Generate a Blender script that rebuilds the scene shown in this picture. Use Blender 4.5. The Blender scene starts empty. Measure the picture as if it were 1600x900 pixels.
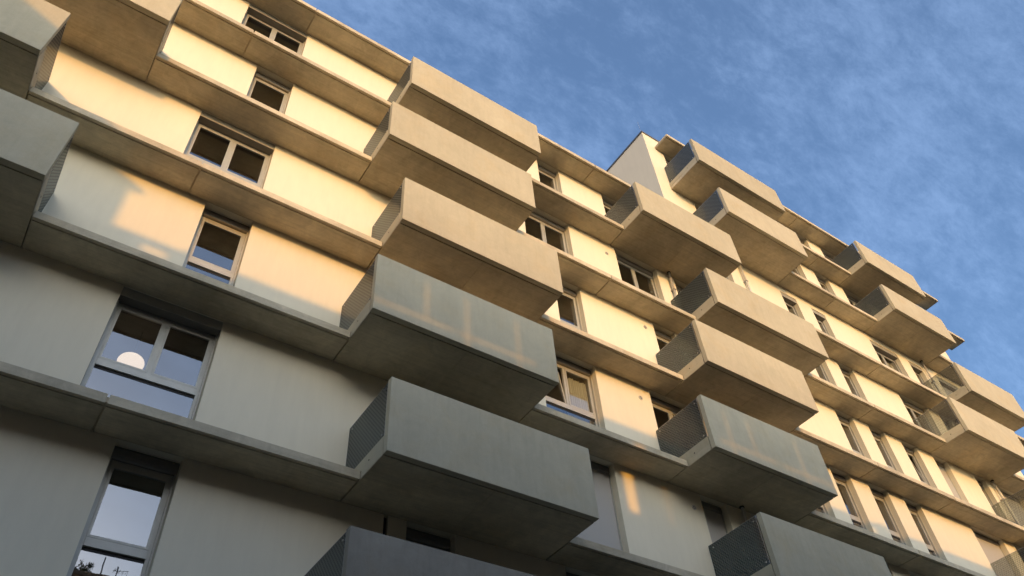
import bpy, bmesh, math, random
from mathutils import Matrix, Vector
random.seed(7)
S = bpy.context.scene
COL = S.collection

# ------------------------------------------------------------------ camera
CAM_LOC = (0.0, -10.78577, -7.38262)
R = ((0.8283536187236802, -0.5569132817904495, -0.06064551848757185),
     (0.37474290879861516, 0.6313293804483731, -0.6789631548821383),
     (0.41641089641409224, 0.5396951083229725, 0.7316632800678426))
cd = bpy.data.cameras.new('camera')
cam = bpy.data.objects.new('camera', cd); COL.objects.link(cam)
m = Matrix(((R[0][0], -R[1][0], -R[2][0]), (R[0][1], -R[1][1], -R[2][1]), (R[0][2], -R[1][2], -R[2][2])))
cam.matrix_world = Matrix.Translation(CAM_LOC) @ m.to_4x4()
cd.sensor_width = 36.0
cd.lens = 1224.092 / 1600 * 36.0
cd.clip_start = 0.1
cd.clip_end = 5000
S.camera = cam

# ------------------------------------------------------------------ light
SUNV = Vector((-0.28, -1.0, 0.19)).normalized()          # towards the sun
elev = math.asin(SUNV.z)
azim = math.atan2(SUNV.x, SUNV.y)
sd = bpy.data.lights.new('sun', 'SUN')
sun = bpy.data.objects.new('sun', sd); COL.objects.link(sun)
sun.rotation_euler = SUNV.to_track_quat('Z', 'Y').to_euler()
sun.location = (-20, -60, 40)
sd.energy = 2.0
sd.angle = math.radians(0.55)
sd.color = (0.51, 0.232, 0.027)

W = bpy.data.worlds.new('World'); S.world = W; W.use_nodes = True
nt = W.node_tree; nt.nodes.clear()
def N(nt, t, **kw):
    n = nt.nodes.new(t)
    for k, v in kw.items():
        if k == 'inp':
            for a, b in v.items(): n.inputs[a].default_value = b
        else: setattr(n, k, v)
    return n
sky = N(nt, 'ShaderNodeTexSky', sky_type='NISHITA', sun_disc=False)
sky.sun_elevation = elev; sky.sun_rotation = azim
sky.air_density = 1.0; sky.dust_density = 5.5; sky.ozone_density = 3.8
tc = N(nt, 'ShaderNodeTexCoord')
def wn(src, scale, detail, rough, dist, stretch, rot):
    mp = N(nt, 'ShaderNodeMapping'); mp.inputs['Rotation'].default_value = rot; mp.inputs['Scale'].default_value = stretch
    nt.links.new(src, mp.inputs['Vector'])
    n = N(nt, 'ShaderNodeTexNoise', inp={'Scale': scale, 'Detail': detail, 'Roughness': rough, 'Distortion': dist})
    nt.links.new(mp.outputs[0], n.inputs['Vector']); return n.outputs['Fac']
def madd(a, k, c):
    q = N(nt, 'ShaderNodeMath', operation='MULTIPLY_ADD', inp={1: k}); nt.links.new(a, q.inputs[0])
    if isinstance(c, float): q.inputs[2].default_value = c
    else: nt.links.new(c, q.inputs[2])
    return q.outputs[0]
gen = tc.outputs['Generated']
big = wn(gen, 2.2, 2, 0.5, 0.2, (1.0, 1.0, 1.3), (0.3, 0.2, 0.6))             # where the veil is thick
rip = wn(gen, 11.0, 9, 0.68, 0.3, (1.0, 2.1, 1.4), (0.5, 0.9, 0.35))          # drawn-out ripples
fine = wn(gen, 40.0, 6, 0.72, 0.25, (1.0, 1.8, 1.3), (0.2, 0.7, 0.9))          # small flakes
tot = madd(big, 0.75, madd(rip, 0.75, madd(fine, 0.46, -0.48)))
cr = N(nt, 'ShaderNodeMapRange', interpolation_type='SMOOTHSTEP', inp={'From Min': 0.28, 'From Max': 0.80, 'To Min': 0.12, 'To Max': 0.52})
nt.links.new(tot, cr.inputs['Value'])
# thin cloud: veil lit by the low sun, a pale grey-blue multiple of the sky behind it
hs = N(nt, 'ShaderNodeHueSaturation', inp={'Saturation': 1.0, 'Value': 1.0})
nt.links.new(sky.outputs[0], hs.inputs['Color'])
add = N(nt, 'ShaderNodeMix', data_type='RGBA', blend_type='ADD')
add.inputs['Factor'].default_value = 1.0
nt.links.new(hs.outputs[0], add.inputs['A']); add.inputs['B'].default_value = (0.88, 1.18, 1.70, 1)
mx = N(nt, 'ShaderNodeMix', data_type='RGBA')
nt.links.new(cr.outputs[0], mx.inputs['Factor']); nt.links.new(sky.outputs[0], mx.inputs['A']); nt.links.new(add.outputs['Result'], mx.inputs['B'])
bg = N(nt, 'ShaderNodeBackground', inp={'Strength': 0.15})
nt.links.new(mx.outputs['Result'], bg.inputs['Color'])
wo = N(nt, 'ShaderNodeOutputWorld'); nt.links.new(bg.outputs[0], wo.inputs['Surface'])

vs = S.view_settings
vs.view_transform = 'Standard'; vs.look = 'None'; vs.exposure = 1.17; vs.gamma = 1.0; vs.use_curve_mapping = False
S.cycles.max_bounces = 14; S.cycles.diffuse_bounces = 8; S.cycles.glossy_bounces = 4; S.cycles.transparent_max_bounces = 16
S.cycles.caustics_reflective = False

# ------------------------------------------------------------------ materials
def mat(name, base, rough=0.8, metallic=0.0, spec=0.3):
    M = bpy.data.materials.new(name); M.use_nodes = True
    b = M.node_tree.nodes['Principled BSDF']
    b.inputs['Base Color'].default_value = (*base, 1); b.inputs['Roughness'].default_value = rough
    b.inputs['Metallic'].default_value = metallic
    b.inputs['Specular IOR Level'].default_value = spec
    return M, M.node_tree, b

def noise(nt, scale, detail=4, rough=0.6, vec=None, dist=0.0, stretch=None):
    n = N(nt, 'ShaderNodeTexNoise', inp={'Scale': scale, 'Detail': detail, 'Roughness': rough, 'Distortion': dist})
    if vec is not None:
        if stretch:
            mpn = N(nt, 'ShaderNodeMapping'); mpn.inputs['Scale'].default_value = stretch
            nt.links.new(vec, mpn.inputs['Vector']); vec = mpn.outputs[0]
        nt.links.new(vec, n.inputs['Vector'])
    return n
def rng(nt, src, a, b, c, d):
    r = N(nt, 'ShaderNodeMapRange', inp={'From Min': a, 'From Max': b, 'To Min': c, 'To Max': d})
    nt.links.new(src, r.inputs['Value']); return r.outputs[0]
def mul(nt, a, b):
    r = N(nt, 'ShaderNodeMath', operation='MULTIPLY')
    nt.links.new(a, r.inputs[0]); nt.links.new(b, r.inputs[1]); return r.outputs[0]
def vecpos(nt, seed=True):
    g = N(nt, 'ShaderNodeNewGeometry')
    if not seed: return g.outputs['Position']
    oi = N(nt, 'ShaderNodeObjectInfo')
    s = N(nt, 'ShaderNodeVectorMath', operation='SCALE'); s.inputs[0].default_value = (37, 53, 71)
    nt.links.new(oi.outputs['Random'], s.inputs['Scale'])
    a = N(nt, 'ShaderNodeVectorMath', operation='ADD')
    nt.links.new(g.outputs['Position'], a.inputs[0]); nt.links.new(s.outputs[0], a.inputs[1])
    return a.outputs[0]
def color_scale(nt, base, fac, warm=None, warmfac=None):
    c = N(nt, 'ShaderNodeMix', data_type='RGBA', blend_type='MULTIPLY'); c.inputs['Factor'].default_value = 1.0
    c.inputs['A'].default_value = (*base, 1)
    cc = N(nt, 'ShaderNodeCombineColor')
    for i in range(3): nt.links.new(fac, cc.inputs[i])
    nt.links.new(cc.outputs[0], c.inputs['B'])
    out = c.outputs['Result']
    if warm:
        w = N(nt, 'ShaderNodeMix', data_type='RGBA', blend_type='MULTIPLY'); w.inputs['B'].default_value = (*warm, 1)
        nt.links.new(warmfac, w.inputs['Factor']); nt.links.new(out, w.inputs['A']); out = w.outputs['Result']
    return out

def concrete(name, base, blot=0.16, streak=0.14, form=0.0):
    M, nt, b = mat(name, base, 0.78, spec=0.25)
    v = vecpos(nt)
    f = rng(nt, noise(nt, 0.55, 6, 0.62, v, 0.6).outputs['Fac'], 0.3, 0.72, 1 - blot, 1 + blot * 0.5)
    f = mul(nt, f, rng(nt, noise(nt, 3.2, 6, 0.7, v, 0.8).outputs['Fac'], 0.35, 0.75, 1.05, 1 - blot * 0.8))
    f = mul(nt, f, rng(nt, noise(nt, 3.0, 5, 0.6, v, 0.2, (3.0, 3.0, 0.35)).outputs['Fac'], 0.45, 0.8, 1.02, 1 - streak))
    f = mul(nt, f, rng(nt, noise(nt, 55, 3, 0.7, v).outputs['Fac'], 0.3, 0.7, 0.96, 1.04))
    if form:      # marks of the casting form drawn along the slab
        f = mul(nt, f, rng(nt, noise(nt, 2.0, 6, 0.75, v, 0.1, (0.22, 9.0, 3.0)).outputs['Fac'], 0.42, 0.7, 1.0 + form * 0.3, 1 - form))
        f = mul(nt, f, rng(nt, noise(nt, 1.1, 7, 0.7, v, 1.4).outputs['Fac'], 0.55, 0.72, 1.0, 1 - form))
    oi2 = N(nt, 'ShaderNodeObjectInfo')      # castings differ a little in tone
    f = mul(nt, f, rng(nt, oi2.outputs['Random'], 0, 1, 0.94, 1.06))
    # small pits (bug holes)
    vo = N(nt, 'ShaderNodeTexVoronoi', inp={'Scale': 9.0, 'Randomness': 1.0}); nt.links.new(v, vo.inputs['Vector'])
    pit = rng(nt, vo.outputs['Distance'], 0.03, 0.055, 0.62, 1.0)
    f = mul(nt, f, pit)
    wf = rng(nt, noise(nt, 1.3, 5, 0.6, v, 0.4).outputs['Fac'], 0.5, 0.75, 0.0, 0.7)
    nt.links.new(color_scale(nt, base, f, (1.0, 0.93, 0.82), wf), b.inputs['Base Color'])
    bp = N(nt, 'ShaderNodeBump', inp={'Strength': 0.16, 'Distance': 0.006})
    hn = noise(nt, 26, 6, 0.65, v)
    h = mul(nt, hn.outputs['Fac'], pit)
    nt.links.new(h, bp.inputs['Height']); nt.links.new(bp.outputs[0], b.inputs['Normal'])
    nt.links.new(rng(nt, hn.outputs['Fac'], 0.3, 0.7, 0.7, 0.86), b.inputs['Roughness'])
    return M
M_PARAPET = concrete('smooth_precast_concrete', (0.485, 0.44, 0.315), 0.09, 0.07)
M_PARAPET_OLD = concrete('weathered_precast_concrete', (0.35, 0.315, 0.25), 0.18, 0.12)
M_LEDGE = concrete('precast_slab_concrete', (0.59, 0.52, 0.375), 0.28, 0.05, 0.15)

def plaster(name, base):
    M, nt, b = mat(name, base, 0.88, spec=0.2)
    v = vecpos(nt, False)
    f = rng(nt, noise(nt, 0.45, 5, 0.55, v, 0.3).outputs['Fac'], 0.3, 0.7, 0.955, 1.02)
    f = mul(nt, f, rng(nt, noise(nt, 2.2, 4, 0.6, v, 0.2, (2.5, 2.5, 0.5)).outputs['Fac'], 0.4, 0.8, 1.01, 0.955))
    f = mul(nt, f, rng(nt, noise(nt, 120, 2, 0.6, v).outputs['Fac'], 0.3, 0.7, 0.97, 1.03))
    nt.links.new(color_scale(nt, base, f), b.inputs['Base Color'])
    bp = N(nt, 'ShaderNodeBump', inp={'Strength': 0.25, 'Distance': 0.003})
    nt.links.new(noise(nt, 150, 4, 0.6, v).outputs['Fac'], bp.inputs['Height']); nt.links.new(bp.outputs[0], b.inputs['Normal'])
    return M
M_WALL = plaster('cream_render', (0.775, 0.72, 0.565))
def metal(name, base, rough=0.45, metallic=0.35):
    M, nt, b = mat(name, base, rough, metallic, 0.4)
    v = vecpos(nt)
    f = rng(nt, noise(nt, 5, 4, 0.6, v).outputs['Fac'], 0.3, 0.7, 0.93, 1.05)
    nt.links.new(color_scale(nt, base, f), b.inputs['Base Color'])
    nt.links.new(rng(nt, noise(nt, 30, 3, 0.6, v).outputs['Fac'], 0.3, 0.7, rough - .05, rough + .08), b.inputs['Roughness'])
    return M
M_FRAME = metal('champagne_aluminium', (0.44, 0.44, 0.40), 0.42, 0.3)
M_BOX = metal('blind_box_aluminium', (0.22, 0.21, 0.19), 0.5, 0.3)
M_RUBBER = metal('black_gasket', (0.02, 0.02, 0.02), 0.7, 0.0)
M_COPING = metal('grey_zinc', (0.16, 0.165, 0.17), 0.5, 0.5)
M_STEEL = metal('stainless_steel', (0.45, 0.45, 0.45), 0.35, 0.8)
M_PIPE = metal('pale_pipe', (0.52, 0.50, 0.46), 0.45, 0.2)
def fabric(name, base, sc=300):
    M, nt, b = mat(name, base, 0.9, spec=0.15)
    v = vecpos(nt)
    f = rng(nt, noise(nt, sc, 2, 0.6, v).outputs['Fac'], 0.3, 0.7, 0.93, 1.05)
    nt.links.new(color_scale(nt, base, f), b.inputs['Base Color'])
    return M
M_SCREEN = fabric('screen_fabric', (0.42, 0.41, 0.39))
M_CURTAIN = fabric('sheer_curtain_fabric', (0.80, 0.76, 0.64))
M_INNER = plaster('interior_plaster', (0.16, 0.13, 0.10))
M_OPP = plaster('opposite_render', (0.17, 0.135, 0.10))
M_OPPTRIM = plaster('opposite_trim', (0.30, 0.24, 0.17))

def schlick(nt, r0, k):
    """reflectance of a pane by view angle, on its outer face only (the way out is clear)"""
    lw = N(nt, 'ShaderNodeLayerWeight', inp={'Blend': 0.5})
    p = N(nt, 'ShaderNodeMath', operation='POWER', inp={1: 4.0}); nt.links.new(lw.outputs['Facing'], p.inputs[0])
    f = rng(nt, p.outputs[0], 0.0, 1.0, r0, k)
    g = N(nt, 'ShaderNodeNewGeometry'); inv = rng(nt, g.outputs['Backfacing'], 0.0, 1.0, 1.0, 0.0)
    return mul(nt, f, inv)
def glass(name, refl, tint=(0.75, 0.78, 0.76)):
    M = bpy.data.materials.new(name); M.use_nodes = True; nt = M.node_tree; nt.nodes.clear()
    o = N(nt, 'ShaderNodeOutputMaterial')
    tr = N(nt, 'ShaderNodeBsdfTransparent'); tr.inputs['Color'].default_value = (*tint, 1)
    gl = N(nt, 'ShaderNodeBsdfGlossy', inp={'Roughness': 0.004}); gl.inputs['Color'].default_value = (0.95, 0.97, 1.0, 1)
    v = vecpos(nt)
    bp = N(nt, 'ShaderNodeBump', inp={'Strength': 0.05, 'Distance': 0.02})
    nt.links.new(noise(nt, 1.5, 2, 0.5, v).outputs['Fac'], bp.inputs['Height'])
    nt.links.new(bp.outputs[0], gl.inputs['Normal'])
    f = schlick(nt, refl, 1.0)
    mxs = N(nt, 'ShaderNodeMixShader')
    nt.links.new(f, mxs.inputs[0]); nt.links.new(tr.outputs[0], mxs.inputs[1]); nt.links.new(gl.outputs[0], mxs.inputs[2])
    nt.links.new(mxs.outputs[0], o.inputs['Surface'])
    return M
M_GLASS = glass('coated_window_glass', 0.23, (0.80, 0.81, 0.77))

def frit_glass(name, base_c, tint, lo, hi):
    M = bpy.data.materials.new(name); M.use_nodes = True; nt = M.node_tree; nt.nodes.clear()
    o = N(nt, 'ShaderNodeOutputMaterial')
    g = N(nt, 'ShaderNodeNewGeometry')
    sx = N(nt, 'ShaderNodeSeparateXYZ'); nt.links.new(g.outputs['Position'], sx.inputs[0])
    def wave(src, freq):
        a = N(nt, 'ShaderNodeMath', operation='MULTIPLY', inp={1: freq}); nt.links.new(src, a.inputs[0])
        s = N(nt, 'ShaderNodeMath', operation='SINE'); nt.links.new(a.outputs[0], s.inputs[0]); return s.outputs[0]
    p = mul(nt, wave(sx.outputs['Y'], 2 * math.pi / 0.07), wave(sx.outputs['Z'], 2 * math.pi / 0.085))
    dot = rng(nt, p, 0.05, 0.2, 0.0, 1.0)
    base = rng(nt, dot, 0, 1, lo, hi)
    df = N(nt, 'ShaderNodeBsdfPrincipled', inp={'Roughness': 0.5}); df.inputs['Base Color'].default_value = (*base_c, 1)
    tr = N(nt, 'ShaderNodeBsdfTransparent'); tr.inputs['Color'].default_value = (*tint, 1)
    m1 = N(nt, 'ShaderNodeMixShader'); nt.links.new(base, m1.inputs[0]); nt.links.new(tr.outputs[0], m1.inputs[1]); nt.links.new(df.outputs[0], m1.inputs[2])
    gl = N(nt, 'ShaderNodeBsdfGlossy', inp={'Roughness': 0.12})
    m2 = N(nt, 'ShaderNodeMixShader'); nt.links.new(schlick(nt, 0.02, 0.22), m2.inputs[0]); nt.links.new(m1.outputs[0], m2.inputs[1]); nt.links.new(gl.outputs[0], m2.inputs[2])
    nt.links.new(m2.outputs[0], o.inputs['Surface'])
    return M
M_FRIT = frit_glass('dot_printed_glass', (0.078, 0.088, 0.082), (0.30, 0.40, 0.40), 0.48, 0.96)
M_CLEAR = frit_glass('grey_tinted_glass', (0.13, 0.125, 0.11), (0.80, 0.83, 0.80), 0.22, 0.42)

def emis(name, c, s):
    M = bpy.data.materials.new(name); M.use_nodes = True; b = M.node_tree.nodes['Principled BSDF']
    b.inputs['Base Color'].default_value = (0.8, 0.75, 0.7, 1)
    b.inputs['Emission Color'].default_value = (*c, 1); b.inputs['Emission Strength'].default_value = s
    return M
M_LAMP = emis('lit_opal_glass', (1.0, 0.76, 0.58), 0.62)

def asphalt():
    M, nt, b = mat('asphalt', (0.04, 0.04, 0.041), 0.9)
    v = vecpos(nt, False)
    f = mul(nt, rng(nt, noise(nt, 0.4, 5, 0.6, v).outputs['Fac'], 0.3, 0.7, 0.8, 1.2), rng(nt, noise(nt, 90, 3, 0.7, v).outputs['Fac'], 0.3, 0.7, 0.7, 1.35))
    nt.links.new(color_scale(nt, (0.04, 0.04, 0.041), f), b.inputs['Base Color'])
    return M
M_ASPHALT = asphalt()
M_PAVE = concrete('paving_concrete', (0.14, 0.13, 0.12), 0.2, 0.0)
M_EARTH = plaster('ground_gravel', (0.12, 0.105, 0.08))
M_MARK = plaster('road_paint', (0.75, 0.75, 0.72))
def leafmat():
    M, nt, b = mat('dark_leaf', (0.05, 0.075, 0.03), 0.6)
    v = vecpos(nt)
    f = rng(nt, noise(nt, 9, 3, 0.6, v).outputs['Fac'], 0.3, 0.7, 0.6, 1.5)
    nt.links.new(color_scale(nt, (0.05, 0.075, 0.03), f), b.inputs['Base Color']); return M
M_LEAF = leafmat()
M_BARK = plaster('bark', (0.10, 0.075, 0.05))

# ------------------------------------------------------------------ helpers
def obj(name, verts, faces, M, parent=None, bevel=0.0, smooth=False):
    me = bpy.data.meshes.new(name); me.from_pydata(verts, [], faces)
    bm = bmesh.new(); bm.from_mesh(me); bmesh.ops.recalc_face_normals(bm, faces=bm.faces); bm.to_mesh(me); bm.free()
    me.materials.append(M)
    if smooth:
        for p in me.polygons: p.use_smooth = True
    o = bpy.data.objects.new(name, me); COL.objects.link(o)
    if parent: o.parent = parent
    if bevel:
        b = o.modifiers.new('edge', 'BEVEL'); b.width = bevel; b.segments = 2; b.limit_method = 'ANGLE'
    return o
class MB:
    def __init__(s): s.v = []; s.f = []
    def box(s, x0, x1, y0, y1, z0, z1):
        b = len(s.v)
        s.v += [(x0, y0, z0), (x1, y0, z0), (x1, y1, z0), (x0, y1, z0), (x0, y0, z1), (x1, y0, z1), (x1, y1, z1), (x0, y1, z1)]
        s.f += [tuple(b + i for i in q) for q in ((0, 3, 2, 1), (4, 5, 6, 7), (0, 1, 5, 4), (1, 2, 6, 5), (2, 3, 7, 6), (3, 0, 4, 7))]
        return s
    def extrude_x(s, prof, x0, x1, sub=1):
        """closed (y,z) profile extruded along x"""
        b = len(s.v); n = len(prof)
        for k in range(sub + 1):
            x = x0 + (x1 - x0) * k / sub
            s.v += [(x, y, z) for y, z in prof]
        for k in range(sub):
            for i in range(n):
                j = (i + 1) % n
                s.f.append((b + k * n + i, b + k * n + j, b + (k + 1) * n + j, b + (k + 1) * n + i))
        s.f.append(tuple(b + i for i in range(n))[::-1]); s.f.append(tuple(b + sub * n + i for i in range(n)))
        return s
    def cyl(s, c, axis, r, L, n=16, r2=None):
        r2 = r if r2 is None else r2
        A = Vector(axis).normalized(); u = A.orthogonal().normalized(); w = A.cross(u); c = Vector(c)
        b = len(s.v)
        for t, rr in ((0, r), (L, r2)):
            for i in range(n):
                a = 2 * math.pi * i / n
                s.v.append(tuple(c + A * t + u * math.cos(a) * rr + w * math.sin(a) * rr))
        for i in range(n):
            j = (i + 1) % n; s.f.append((b + i, b + j, b + n + j, b + n + i))
        s.f.append(tuple(b + i for i in range(n))[::-1]); s.f.append(tuple(b + n + i for i in range(n)))
        return s
    def ring(s, c, r0, r1, y0, y1, n=20):
        """annulus with its axis along y"""
        b = len(s.v)
        for y in (y0, y1):
            for rr in (r0, r1):
                for i in range(n):
                    a = 2 * math.pi * i / n; s.v.append((c[0] + rr * math.cos(a), y, c[2] + rr * math.sin(a)))
        for i in range(n):
            j = (i + 1) % n
            I = lambda k, q: b + k * n + q
            s.f += [(I(0, i), I(0, j), I(1, j), I(1, i)), (I(2, i), I(3, i), I(3, j), I(2, j)), (I(0, i), I(2, i), I(2, j), I(0, j)), (I(1, i), I(1, j), I(3, j), I(3, i))]
        return s
    def build(s, name, M, parent=None, bevel=0.0, smooth=False): return obj(name, s.v, s.f, M, parent, bevel, smooth)
def box(name, M, parent, x0, x1, y0, y1, z0, z1, bevel=0.0): return MB().box(x0, x1, y0, y1, z0, z1).build(name, M, parent, bevel)
def thing(name, loc, label, cat, group=None):
    o = bpy.data.objects.new(name, None); COL.objects.link(o); o.location = loc
    o['label'] = label; o['category'] = cat
    if group: o['group'] = group
    return o
def tag(o, label, cat, group=None):
    o['label'] = label; o['category'] = cat
    if group: o['group'] = group
    return o
def struct(o): o['kind'] = 'structure'; return o

# ------------------------------------------------------------------ the ground
G = -9.0
struct(box('ground', M_EARTH, None, -900, 900, -900, 900, G - 1.0, G - 0.13))
struct(box('road', M_ASPHALT, None, -400, 400, -16.6, -5.4, G - 0.12, G - 0.126 + 0.01))
for y0, y1, ky in ((-20.2, -16.75, (-16.75, -16.6)), (-5.25, 0.0, (-5.4, -5.25))):
    pv = struct(box('pavement', M_PAVE, None, -200, 200, y0, y1, G - 0.128, G))
    kb = struct(box('kerb', M_LEDGE, None, -200, 200, ky[0], ky[1], G - 0.128, G + 0.004, 0.01))
mk = MB()
for i in range(-12, 16): mk.box(i * 5.0, i * 5.0 + 2.4, -11.06, -10.94, G - 0.1159, G - 0.112)
tag(mk.build('lane_marking', M_MARK), 'broken white centre line painted along the asphalt street', 'road marking')

# ------------------------------------------------------------------ the apartment building
H = 2.9; T = 0.152; DL = 0.755; DB = 1.65; PH = 1.335
B = thing('apartment_building', (10, 0, G), 'cream rendered apartment building with concrete ledges and staggered boxy balconies, seen from below', 'building')
B.location = (0, 0, 0)
zL = {k: k * H for k in range(-2, 6)}
zR = dict(zL); zR[5] = 14.859; zR[6] = 17.79; zR[7] = 20.614
def zk(k, x): return (zR if x > 16.03 else zL)[k]

def slab(x0, x1, z, w=DL, parent=B, name='ledge', gl=True, gr=True, groove=0.066):
    """precast slab with drip groove near the front edge and recessed joints at both ends"""
    g = groove
    prof = [(-0.002, z), (-w, z), (-w, z - T), (-w + g, z - T), (-w + g, z - T + 0.05), (-w + g + 0.024, z - T + 0.05), (-w + g + 0.024, z - T), (-0.002, z - T)]
    ins = [(-0.002, z - 0.03), (-w + 0.03, z - 0.03), (-w + 0.03, z - T + 0.035), (-0.002, z - T + 0.035)]
    mb = MB()
    a = x0 + (0.016 if gl else 0); b = x1 - (0.016 if gr else 0)
    mb.extrude_x(prof, a, b)
    if gl: mb.extrude_x(ins, x0, a + 0.001)
    if gr: mb.extrude_x(ins, b - 0.001, x1)
    return mb.build(name, M_LEDGE, parent)

LEDGES = {
 -2: [(-24, 34.4, [])],
 -1: [(-24, 3.88, [-6.5, .46]), (8.06, 12.38, []), (16.56, 34.4, [21.1, 25.1, 30])],
  0: [(-2.62, 4.35, [.46]), (8.53, 13.2, []), (17.4, 26.85, [20.2, 23.5]), (31.05, 34.4, [])],
  1: [(-1.53, 3.89, []), (8.03, 12.38, []), (16.56, 26.85, [21.08]), (31.05, 35.45, [])],
  2: [(-2.62, 4.35, [.45]), (8.53, 13.12, []), (17.37, 29.5, [21.11, 25.06]), (33.7, 35.45, [])],
  3: [(-1.18, 3.88, []), (8.04, 14.5, [11.25]), (19.36, 26.85, [22.78]), (31.08, 35.45, [])],
  4: [(-2.62, 4.35, [.41]), (8.52, 12.35, []), (16.6, 29.5, [20.8, 24.97]), (33.7, 35.45, [])],
  5: [(-24, 16.04, [-6.5, 1.70, 6.6, 11.70])],
}
LEDGES_R = {5: [(16.62, 17.22, []), (21.48, 26.85, [24.2]), (31.08, 35.45, [])],
  6: [(21.58, 26.85, [24.75]), (31.08, 35.45, [])],
  7: [(16.58, 35.43, [20.7, 24.75, 31.1])]}
def run(a, b, js, z):
    xs = [a] + list(js) + [b]
    for p, q in zip(xs[:-1], xs[1:]): slab(p, q, z)
for k, L in LEDGES.items():
    for a, b, js in L: run(a, b, js, zL[k])
for k, L in LEDGES_R.items():
    for a, b, js in L: run(a, b, js, zR[k])

BALC = [(-1, 3.88, 8.06), (-1, 12.38, 16.56), (0, 4.35, 8.53), (1, 3.89, 8.03), (2, 4.35, 8.53), (3, 3.88, 8.04), (4, 4.35, 8.52),
        (0, -6.87, -2.62), (1, -5.75, -1.53), (2, -6.87, -2.62), (3, -5.4, -1.18), (4, -6.87, -2.62),
        (0, 13.2, 17.4), (1, 12.38, 16.56), (2, 13.12, 17.37), (3, 14.5, 19.36), (4, 12.35, 16.6),
        (5, 17.22, 21.48), (6, 16.7, 21.58), (0, 26.85, 31.05), (1, 26.85, 31.05), (2, 29.5, 33.7), (3, 26.85, 31.08), (4, 29.5, 33.7), (5, 26.85, 31.08), (6, 26.85, 31.08)]
_c = MB().cyl((-0.009, 0, 0), (1, 0, 0), 0.016, 0.018, 10).build('screen_clamp', M_STEEL); CLAMP = _c.data; bpy.data.objects.remove(_c)
PT = 0.125   # parapet thickness
for k, x0, x1 in BALC:
    z = zk(k, x0) if k >= 5 else zL[k]
    yb = -DB + PT + 0.022
    mb = MB(); xm = (x0 + x1) / 2
    e = 0.012
    mb.box(x0 + e, xm - 0.004, yb, -0.002, z - T, z); mb.box(xm + 0.004, x1 - e, yb, -0.002, z - T, z)
    mb.box(xm - 0.0045, xm + 0.0045, yb + 0.01, -0.01, z - T + 0.006, z - 0.004)
    sl = mb.build('balcony', M_LEDGE, B)
    if k == -1 and x0 < 10: sl['label'] = 'lowest balcony with a darker brown-grey parapet'
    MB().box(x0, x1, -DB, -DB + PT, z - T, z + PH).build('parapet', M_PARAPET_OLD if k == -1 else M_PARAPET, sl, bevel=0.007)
    MB().box(x0 + 0.02, x1 - 0.02, -DB + PT + 0.0005, yb - 0.0005, z - T + 0.06, z - 0.01).build('joint_filler', M_RUBBER, sl)
    for sgn, xa in ((1, x0), (-1, x1)):
        xb = xa + sgn * 0.10
        lo, hi = sorted((xa + sgn * 0.0, xb))
        # side curb with a drain hole outlet
        MB().box(lo, hi, yb - 0.004, -0.004, z + 0.0005, z + 0.215).build('side_curb', M_PARAPET, sl, bevel=0.005)
        # facing strip down to the slab bottom
        MB().box(xa - (0.0 if sgn > 0 else 0.0045), xa + (0.0045 if sgn > 0 else 0.0), yb, -DL - 0.004, z - T + 0.001, z).build('side_edge', M_PARAPET, sl)
        dr = MB(); dr.cyl((xa - sgn * 0.004, -1.02, z + 0.05), (sgn, 0, 0), 0.017, 0.012, 12); dr.build('drain_outlet', M_RUBBER, sl)
        gx = xa + sgn * 0.03
        MB().box(gx - 0.006, gx + 0.006, yb + 0.03, -0.02, z + 0.225, z + PH - 0.005).build('side_screen', M_CLEAR if (x0 > 26 and k in (1, 2, 3, 4)) else M_FRIT, sl)
        MB().box(gx - 0.009, gx + 0.009, yb + 0.012, yb + 0.029, z + 0.22, z + PH - 0.005).box(gx - 0.0075, gx + 0.0075, yb + 0.03, -0.02, z + PH - 0.0045, z + PH + 0.004).build('screen_channel', M_STEEL, sl)
        for cy in (-1.40, -0.16):
            for cz in (z + 0.30, z + PH - 0.10):
                c_ = bpy.data.objects.new('screen_clamp', CLAMP); COL.objects.link(c_); c_.parent = sl; c_.location = (gx - sgn * 0.012, cy, cz)

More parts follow.
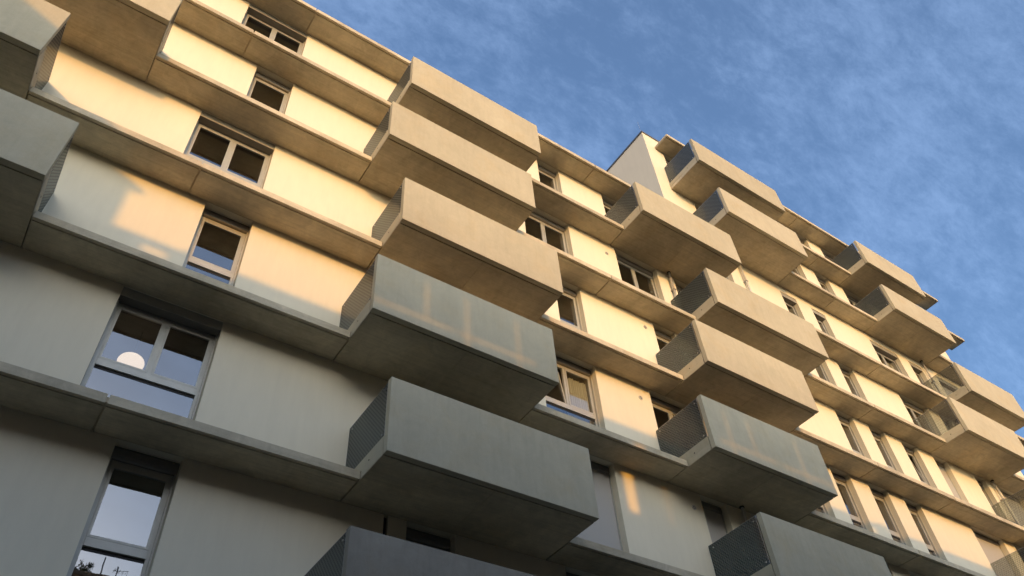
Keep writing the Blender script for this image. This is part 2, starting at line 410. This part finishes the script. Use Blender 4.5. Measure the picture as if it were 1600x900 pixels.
# ---- storeys: openings and wall panels -------------------------------------------------
# style: s single, d double, b external roller screen down; f fascia flush; o sash open; r box recessed
OP = {
 -2: [(.82, 1.79, 's'), (5.6, 6.57, 's'), (9.0, 10.72, 'd'), (13.42, 14.3, 's'), (19.7, 20.63, 's'), (23.28, 24.17, 's')],
 -1: [(-5.2, -4.2, 's'), (.82, 1.79, 's'), (5.60, 6.57, 's'), (9.0, 10.72, 'd'), (13.42, 14.3, 's'), (15.16, 16.0, 's'), (18.0, 18.95, 's'), (19.7, 20.63, 's'), (21.5, 22.46, 's'), (23.28, 24.17, 's')],
  0: [(-5.2, -4.2, 's'), (.07, 1.79, 'df'), (5.60, 6.57, 's'), (9.0, 10.75, 'b'), (13.42, 14.30, 'b'), (15.16, 16.0, 's'), (18.0, 18.95, 's'), (19.7, 20.63, 's'), (21.5, 22.46, 's'), (23.28, 24.17, 's'), (26.95, 28.8, 'd')],
  1: [(-5.2, -4.2, 's'), (.82, 1.79, 's'), (5.60, 6.57, 's'), (9.0, 10.72, 'do'), (12.53, 14.28, 'd'), (15.05, 16.0, 's'), (18.0, 18.95, 's'), (19.7, 20.63, 's'), (21.5, 22.47, 's'), (23.28, 24.16, 's'), (26.95, 28.84, 'b'), (29.56, 31.3, 'd')],
  2: [(-5.2, -4.2, 's'), (.07, 1.79, 'df'), (5.60, 6.57, 's'), (9.80, 10.70, 's'), (13.4, 14.28, 's'), (15.05, 16.0, 's'), (18.0, 18.95, 's'), (21.52, 22.46, 's'), (23.29, 24.17, 's'), (25.10, 26.04, 'so'), (26.98, 27.88, 'b'), (29.57, 30.33, 's'), (31.2, 32.9, 'b')],
  3: [(-5.2, -4.2, 's'), (.82, 1.79, 's'), (5.60, 6.57, 's'), (9.0, 10.70, 'd'), (12.53, 14.28, 'd'), (15.05, 16.0, 's'), (21.53, 22.46, 's'), (23.28, 24.17, 's'), (26.95, 28.8, 'd'), (29.6, 30.4, 's')],
  4: [(-5.2, -4.2, 's'), (.07, 1.79, 'df'), (5.60, 6.57, 's'), (9.82, 10.71, 's'), (12.53, 14.28, 'd')],
}
OPR = {4: [(17.65, 18.58, 's'), (21.49, 22.42, 'sf'), (23.32, 24.14, 'sf'), (26.98, 28.83, 'df'), (29.61, 30.55, 'sf'), (31.6, 33.3, 'bf')],
  5: [(17.91, 19.7, 'd'), (23.2, 24.2, 's'), (25.13, 26.07, 's'), (27.05, 28.8, 'd'), (29.6, 30.5, 's')],
  6: [(17.03, 18.8, 'd'), (25.1, 26.05, 's'), (27.02, 28.8, 'd')]}

def window(x0, x1, zb, zt, st):
    """zt: head of the opening"""
    hb = 0.20 if 'f' in st else 0.205
    yf = 0.03 if 'f' in st else 0.155           # front of the blind box
    fz = zt - hb
    fy0, fy1 = 0.222, 0.285
    fr = MB()
    j = 0.075
    e = 0.004
    fr.box(x0 + e, x0 + j, fy0, fy1, zb + 0.03, fz); fr.box(x1 - j, x1 - e, fy0, fy1, zb + 0.03, fz)
    fr.box(x0 + j, x1 - j, fy0, fy1, fz - 0.092, fz - 0.0005)
    tz = zb + 1.185
    fr.box(x0 + j, x1 - j, fy0 - 0.012, fy1, tz, tz + 0.13)
    fr.box(x0 + j, x1 - j, fy0, fy1, zb + 0.031, zb + 0.09)
    if 'd' in st:
        xm = (x0 + x1) / 2; fr.box(xm - 0.035, xm + 0.035, fy0, fy1, tz + 0.1305, fz - 0.0925)
    w = fr.build('window', M_FRAME, B, bevel=0.003)
    # blind box and guide rails
    bx = MB()
    if 'f' in st: bx.box(x0 + e, x1 - e, yf, 0.295, fz + 0.002, zt - 0.002)
    else:
        bx.extrude_x([(yf + 0.0, fz + 0.06), (yf + 0.02, fz + 0.02), (yf + 0.05, fz + 0.003), (0.295, fz + 0.003), (0.295, zt - 0.002), (yf + 0.02, zt - 0.002), (yf, zt - 0.05)], x0 + e, x1 - e)
    if 'f' in st: MB().box(x0 + e, x1 - e, yf - 0.006, yf - 0.0005, fz + 0.001, zt - 0.003).build('box_fascia', M_FRAME, w)
    bx.build('blind_box', M_BOX, w, bevel=0.003)
    for xa, sg in ((x0, 1), (x1, -1)):
        a, b = sorted((xa + sg * 0.004, xa + sg * 0.030)); MB().box(a, b, 0.165, 0.218, zb + 0.03, fz).build('guide_rail', M_FRAME, w, bevel=0.002)
    sill = MB().box(x0 + e, x1 - e, 0.02, 0.30, zb + 0.001, zb + 0.029).build('window_sill', M_FRAME, w)
    # lower fixed pane and the sashes above
    box('pane', M_GLASS, w, x0 + j, x1 - j, 0.250, 0.256, zb + 0.09, tz - 0.012)
    box('shadow_gap_strip', M_RUBBER, w, x0 + j, x1 - j, 0.243, 0.263, tz - 0.050, tz - 0.002)  # black strip standing in for the shadow gap below the transom
    leaves = [(x0 + j, x1 - j)] if 'd' not in st else [(x0 + j, xm - 0.035), (xm + 0.035, x1 - j)]
    for li, (a, b) in enumerate(leaves):
        z0, z1 = tz + 0.13, fz - 0.092
        sw = 0.038; y0, y1 = 0.208, 0.26
        loc = None
        sm = MB()
        sm.box(a, a + sw, y0, y1, z0, z1); sm.box(b - sw, b, y0, y1, z0, z1)
        sm.box(a + sw, b - sw, y0, y1, z0, z0 + sw); sm.box(a + sw, b - sw, y0, y1, z1 - sw, z1)
        so = sm.build('sash', M_FRAME, w, bevel=0.003)
        po = box('pane', M_GLASS, w, a + sw, b - sw, 0.230, 0.236, z0 + sw, z1 - sw)
        if 'o' in st and li == 0:      # tilted open, hinged at the bottom, or swung on its right edge
            for q in (so, po):
                q.data.transform(Matrix.Translation((a, 0.262, z0)) @ Matrix.Rotation(math.radians(-7), 4, 'X') @ Matrix.Translation((-a, -0.24, -z0)))
    if 'b' in st:
        box('roller_screen', M_SCREEN, w, x0 + 0.031, x1 - 0.031, 0.188, 0.192, zb + 0.04, fz + 0.002)
        box('screen_bottom_bar', M_FRAME, w, x0 + 0.032, x1 - 0.032, 0.182, 0.198, zb + 0.03, zb + 0.065)

def wallseg(x0, x1, z0, z1): return box('wall_panel', M_WALL, B, x0, x1, 0.0, 0.30, z0, z1)
def storey(ops, xa, xb, zb, zt, head=None):
    """zb floor level, zt soffit level; head: lower head for the openings"""
    x = xa
    for a, b, st in ops:
        if a > x:
            if a == 5.60 and x < 5.1:
                wallseg(x, 5.165, zb, zt); wallseg(5.245, a, zb, zt)
                box('movement_joint', M_RUBBER, B, 5.165, 5.245, 0.08, 0.12, zb, zt)
            else: wallseg(x, a, zb, zt)
        h = zt
        if head is not None and 'f' in st:
            h = head; wallseg(a, b, head, zt)
        window(a, b, zb, h, st)
        x = b
    if xb > x: wallseg(x, xb, zb, zt)
XL, XT, XR = -24.0, 16.05, 34.5
for k in range(-2, 5):
    ops = OP[k]
    if k < 4: storey(ops, XL, XR, zL[k], zL[k + 1] - T)
    else:
        storey(ops, XL, XT, zL[4], zL[5] - T)
        storey(OPR[4], XT, XR, zL[4], zR[5] - T, head=zL[4] + 2.745)
storey(OPR[5], 17.0, XR, zR[5], zR[6] - T)
storey(OPR[6], 17.0, XR, zR[6], zR[7] - T)
wallseg(XT, 17.0, zR[5] - T, 21.30)                       # plain strip at the tower corner
wallseg(17.0, XR, zR[7] - T, 21.30)
wallseg(XL, XR, -9.0, zL[-2] - T)                          # ground storey
for k in range(-2, 5):
    box('floor_band', M_WALL, B, XL, XR if k < 5 else XT, 0.004, 0.30, zL[k] - T, zL[k])
for k in (5, 6): box('floor_band', M_WALL, B, 17.0, XR, 0.004, 0.30, zR[k] - T, zR[k])
box('floor_band', M_WALL, B, XL, XT, 0.004, 0.30, zL[5] - T, zL[5])
# side and rear walls, roofs
box('side_wall', M_WALL, B, XT, XT + 0.3, 0.3, 11.7, zL[5] - T, 21.30)
box('side_wall', M_WALL, B, XR - 0.3, XR, 0.3, 11.7, -9.0, 21.30)
box('side_wall', M_WALL, B, XL, XL + 0.3, 0.3, 11.7, -9.0, zL[5])
box('rear_wall', M_WALL, B, XL, XT, 11.7, 12.0, -9.0, zL[5])
box('rear_wall', M_WALL, B, XT, XR, 11.7, 12.0, -9.0, 21.30)
box('roof', M_COPING, B, XL, XT, 0.3, 11.7, zL[5] - 0.05, zL[5] + 0.05)
box('roof', M_COPING, B, XT + 0.3, XR - 0.3, 0.3, 11.7, 20.5, 20.6)
cp = MB(); o_ = 0.035; z0, z1 = 21.302, 21.39
cp.box(XT - o_, XR + o_, -o_, 0.34, z0, z1); cp.box(XT - o_, XT + 0.34, 0.3401, 12.03, z0, z1); cp.box(XR - 0.34, XR + o_, 0.3401, 12.03, z0, z1)
cp.build('coping', M_COPING, B, bevel=0.004)
MB().cyl((16.12, 0.08, 21.39), (0, 0, 1), 0.007, 0.95, 6).build('lightning_rod', M_STEEL, B)
# interior floors and partitions, seen dimly through the glass
for k in range(-2, 7):
    z = zR[k]; x0 = XL + 0.3 if k < 5 else XT + 0.3
    zt = (zR[k + 1] if True else 0)
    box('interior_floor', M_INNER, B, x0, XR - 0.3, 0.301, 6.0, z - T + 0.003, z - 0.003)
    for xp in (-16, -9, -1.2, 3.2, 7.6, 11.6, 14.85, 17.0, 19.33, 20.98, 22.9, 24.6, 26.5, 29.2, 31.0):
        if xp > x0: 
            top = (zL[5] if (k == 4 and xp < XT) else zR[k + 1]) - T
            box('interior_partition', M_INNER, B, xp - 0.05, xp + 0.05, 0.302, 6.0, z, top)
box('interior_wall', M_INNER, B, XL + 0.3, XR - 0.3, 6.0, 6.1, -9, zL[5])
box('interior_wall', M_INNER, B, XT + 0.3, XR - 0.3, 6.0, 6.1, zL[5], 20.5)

# wall vents
for x, z in ((12.15, 5.20), (13.03, 8.17), (12.13, 10.92), (13.11, 2.30)):
    v = MB().ring((x, 0, z), 0.040, 0.066, -0.016, 0.0).build('wall_vent', M_PIPE, B, smooth=False)
    MB().cyl((x, -0.012, z), (0, 1, 0), 0.040, 0.011, 16).build('vent_mesh', M_COPING, v)
    MB().cyl((x, -0.019, z), (0, 1, 0), 0.018, 0.007, 12).build('vent_cap', M_PIPE, v)
# downpipes with dark collars under the balcony soffits
for x, z0, z1, ks in ((14.76, -9, 14.35, (0, 1, 2, 3, 4)), (30.68, -9, 14.7, (1, 2, 3, 4)), (19.2, 11.6, 14.7, ())):
    pp = MB().cyl((x, -0.105, z0), (0, 0, 1), 0.038, z1 - z0, 16).build('downpipe', M_PIPE, B, smooth=True)
    col = MB()
    for k in list(ks) + [5]:
        zz = (zR[5] if x > 16 else zL[5]) if k == 5 else zL[k]
        col.cyl((x, -0.105, zz - T - 0.035), (0, 0, 1), 0.062, 0.036, 16)
    col.build('pipe_collar', M_RUBBER, pp)
    br = MB()
    for k in range(-2, 5): 
        if zL[k] + 1.5 > z0: br.box(x - 0.058, x + 0.058, -0.16, -0.001, zL[k] + 1.9, zL[k] + 1.93)
    br.build('pipe_bracket', M_STEEL, pp)

# curtain and lamp behind the glass: things of their own
def curtain(x0, x1, z0, z1, y):
    vs_, fs = [], []; n = 90; mz = 8
    for i in range(n + 1):
        t = i / n; x = x0 + (x1 - x0) * t
        w = 0.03 * math.sin(t * 2 * math.pi * 11) + 0.012 * math.sin(t * 2 * math.pi * 5.3 + 1)
        for q in range(mz + 1):
            s = q / mz; zt_ = z1 - 0.035 * (0.5 - 0.5 * math.cos(t * 2 * math.pi * 7))
            vs_.append((x + 0.01 * math.sin(9 * s + t * 20), y + w * (1.0 - 0.35 * s), z0 + (zt_ - z0) * s))
    for i in range(n):
        for q in range(mz):
            a = i * (mz + 1) + q; fs.append((a, a + 1, a + mz + 2, a + mz + 1))
    return obj('curtain', vs_, fs, M_CURTAIN, None, smooth=True)
tag(curtain(9.93, 10.62, 2.92, 5.27, 0.34), 'pleated cream net curtain hanging behind the open two-leaf window', 'curtain')
tag(curtain(28.0, 28.72, 11.65, 13.95, 0.36), 'tan curtain drawn behind the right leaf of the high double window near the far end', 'curtain')
def lamp():
    bm = bmesh.new(); bmesh.ops.create_uvsphere(bm, u_segments=32, v_segments=20, radius=0.5)
    for v in bm.verts:
        v.co.z *= 0.30; v.co.x *= 0.44; v.co.y *= 0.44
    me = bpy.data.meshes.new('lamp_globe'); bm.to_mesh(me); bm.free(); me.materials.append(M_LAMP)
    for p in me.polygons: p.use_smooth = True
    t = thing('pendant_lamp', LAMP, 'round glowing opal lamp seen through the left leaf of the shaded double window', 'lamp')
    o = bpy.data.objects.new('lamp_globe', me); COL.objects.link(o); o.parent = t
    MB().cyl((0, 0, 0.18), (0, 0, 1), 0.006, 2.56 - LAMP[2], 6).build('lamp_cord', M_RUBBER, t)
    MB().cyl((0, 0, 0.14), (0, 0, 1), 0.05, 0.05, 12).build('lamp_cap', M_STEEL, t)
LAMP = (0.66, 0.95, 2.00)
lamp()

# ------------------------------------------------------------------ the building across the street (casts the evening shadow, mirrored in the panes)
YO = -20.2
O = thing('street_building', (0, 0, 0), 'brown rendered building across the street with a screened roof terrace, mirrored in the lowest window', 'building')
ROOF = 7.88; TER = 5.0
rows = [(-7.9, -5.9), (-5.0, -3.0), (-2.1, -0.1), (0.8, 2.8)]
x = -76.0; xe = 96.0
cols = [x + 1.4 + i * 3.4 for i in range(int((xe - x - 2) / 3.4))]
zprev = G
for a, b in rows:
    box('wall_band', M_OPP, O, x, xe, YO - 0.35, YO, zprev, a)
    xx = x
    for c in cols:
        box('wall_pier', M_OPP, O, xx, c, YO - 0.35, YO, a, b); xx = c + 1.4
    box('wall_pier', M_OPP, O, xx, xe, YO - 0.35, YO, a, b)
    zprev = b
box('wall_band', M_OPP, O, x, xe, YO - 0.35, YO, zprev, TER)
fm = None
for a, b in rows:
    for c in cols:
        if fm is None:
            mb = MB(); mb.box(0, .07, -.06, 0, 0, 2); mb.box(1.33, 1.4, -.06, 0, 0, 2); mb.box(.07, 1.33, -.06, 0, 0, .07); mb.box(.07, 1.33, -.06, 0, 1.93, 2); mb.box(.665, .735, -.06, 0, .07, 1.93)
            fo = mb.build('window', M_FRAME, O); fm = fo.data
            po = MB().box(.07, .664, -.04, -.034, .07, 1.93).box(.736, 1.33, -.04, -.034, .07, 1.93).build('pane', M_GLASS, fo); pm = po.data
        else:
            fo = bpy.data.objects.new('window', fm); COL.objects.link(fo); fo.parent = O
            po = bpy.data.objects.new('pane', pm); COL.objects.link(po); po.parent = fo
        fo.location = (c, YO - 0.18, a)
box('roof_deck', M_OPPTRIM, O, x, xe, YO - 12, YO - 0.351, TER - 0.3, TER)
box('side_wall', M_OPP, O, x, x + 0.3, YO - 12, YO - 0.351, G, TER - 0.3)
box('side_wall', M_OPP, O, xe - 0.3, xe, YO - 12, YO - 0.351, G, TER - 0.3)
box('rear_wall', M_OPP, O, x, xe, YO - 12.3, YO - 12, G, TER)
for z in (-6, -2.6, 0.6, 3.2): box('room_wall', M_INNER, O, x + 0.31, xe - 0.31, YO - 3.2, YO - 3.1, z - 3, z + (2.1 if z < 3 else 1.4))
# terrace screens: panels between slits
def screens(zlo, zhi, slits):
    """solid band zlo..zhi broken by slits (x0, x1)"""
    xx = x
    for a, b in sorted(slits):
        box('terrace_screen', M_OPPTRIM, O, xx, a, YO - 0.06, YO, zlo, zhi); xx = b
    box('terrace_screen', M_OPPTRIM, O, xx, xe, YO - 0.06, YO, zlo, zhi)
pw = 0.052
vert = [-0.25, 0.65, 1.85]
vertC = [7.8, 8.6, 10.3]
vs_ = [(v, v + pw) for v in vert + vertC]
screens(TER, 5.45, [])
screens(5.45, 6.10, [(5.32, 5.62), (6.56, 6.60)])
screens(6.10, 6.50, [(5.32, 5.62), (6.56, 6.60), (0.65, 0.705), (1.85, 1.90), (7.8, 7.85), (10.3, 10.35)])
screens(6.50, 6.555, [(-1.4, 0.35), (0.45, 2.3), (7.4, 9.3), (9.5, 11.4), (5.32, 5.62)])
screens(6.555, 7.55, vs_)
screens(7.55, 7.70, [(-5.6, -5.15), (-4.9, -4.45), (-4.3, -4.15), (14.9, 15.15), (15.5, 15.62), (16.0, 16.3)])
box('terrace_rail', M_OPPTRIM, O, x, xe, YO - 0.14, YO + 0.04, 7.70, ROOF, 0.008)
# stair head at the left end of the terrace
st = MB()
prof = [(-6.36, TER), (-6.36, 9.06), (-6.12, 9.04), (-6.12, 9.16), (-9.6, 10.95), (-16, 10.95), (-16, TER)]
b0 = len(st.v); n = len(prof)
for y in (YO - 0.7, YO - 0.15): st.v += [(px, y, pz) for px, pz in prof]
for i in range(n): j = (i + 1) % n; st.f.append((i, j, n + j, n + i))
st.f.append(tuple(range(n))); st.f.append(tuple(range(n, 2 * n))[::-1])
st.build('stair_head', M_OPP, O)

# rooftop shrubs and masts, mirrored in the lowest window pane
def shrub(x, y, z, r, h, label, seed):
    rnd = random.Random(seed)
    t = thing('rooftop_shrub', (x, y, z), label, 'shrub', 'shrubs on the roof across the street')
    pot = MB().cyl((0, 0, 0), (0, 0, 1), 0.22, 0.4, 14, 0.28).build('planter', M_COPING, t)
    stem = MB(); fol = MB()
    for i in range(16):
        a = rnd.uniform(0, 6.28); tilt = rnd.uniform(0.05, 0.75); L = h * rnd.uniform(0.6, 1.0)
        d = Vector((math.cos(a) * tilt, math.sin(a) * tilt, 1)).normalized()
        stem.cyl((0, 0, 0.38), d, 0.012, L, 5, 0.004)
        for q in range(80):
            s = rnd.uniform(0.3, 1.02); c = Vector((0, 0, 0.38)) + d * (L * s)
            l = Vector((rnd.gauss(0, 1), rnd.gauss(0, 1), rnd.gauss(0.3, 1))).normalized() * rnd.uniform(0.08, 0.18)
            w = l.cross(Vector((rnd.gauss(0, 1), rnd.gauss(0, 1), rnd.gauss(0, 1)))).normalized() * 0.018
            b = len(fol.v); fol.v += [tuple(c), tuple(c + l * 0.5 + w), tuple(c + l), tuple(c + l * 0.5 - w)]; fol.f.append((b, b + 1, b + 2, b + 3))
    stem.build('stem', M_BARK, t); fol.build('foliage', M_LEAF, t)
shrub(2.85, YO - 0.5, 7.0, 0.4, 1.05, 'spiky dark shrub on the roof opposite, mirrored at the left of the lowest window pane', 3)
shrub(-4.9, YO - 0.6, 7.0, 0.4, 0.7, 'small shrub at the left end of the roof terrace beside the stair head', 5)
shrub(15.3, YO - 0.6, 7.0, 0.4, 0.7, 'small shrub towards the right end of the roof terrace opposite', 9)
for sx in (2.85, -4.9, 15.3): box('planter_shelf', M_OPPTRIM, O, sx - 0.6, sx + 0.6, YO - 1.0, YO - 0.15, TER, 7.0)
t = thing('roof_mast', (3.48, YO - 0.3, TER), 'thin leaning pole pair on the roof opposite, mirrored in the lowest pane', 'mast')
MB().cyl((0, 0, 0), (0.008, 0, 1), 0.022, 3.75, 8).build('pole', M_COPING, t)
MB().cyl((0.08, 0, 0), (-0.012, 0, 1), 0.016, 3.7, 8).build('pole', M_COPING, t)
t = thing('tv_antenna', (4.08, YO - 0.3, TER), 'thin branched television aerial on the roof opposite, mirrored at the right of the lowest pane', 'antenna')
MB().cyl((0, 0, 0), (0, 0, 1), 0.02, 3.45, 8).build('mast', M_COPING, t)
am = MB().cyl((-0.12, 0, 3.3), (1, 0.2, 0.05), 0.010, 0.5, 6)
for i in range(4): am.cyl((-0.10 + i * 0.13, -0.14, 3.3), (0.2, 1, 0.05), 0.006, 0.28, 5); am.cyl((-0.08 + i * 0.14, 0, 3.26 - 0.05 * i), (0.1, 0, 1), 0.006, 0.12 + 0.03 * i, 5)
am.build('dipole_array', M_COPING, t)
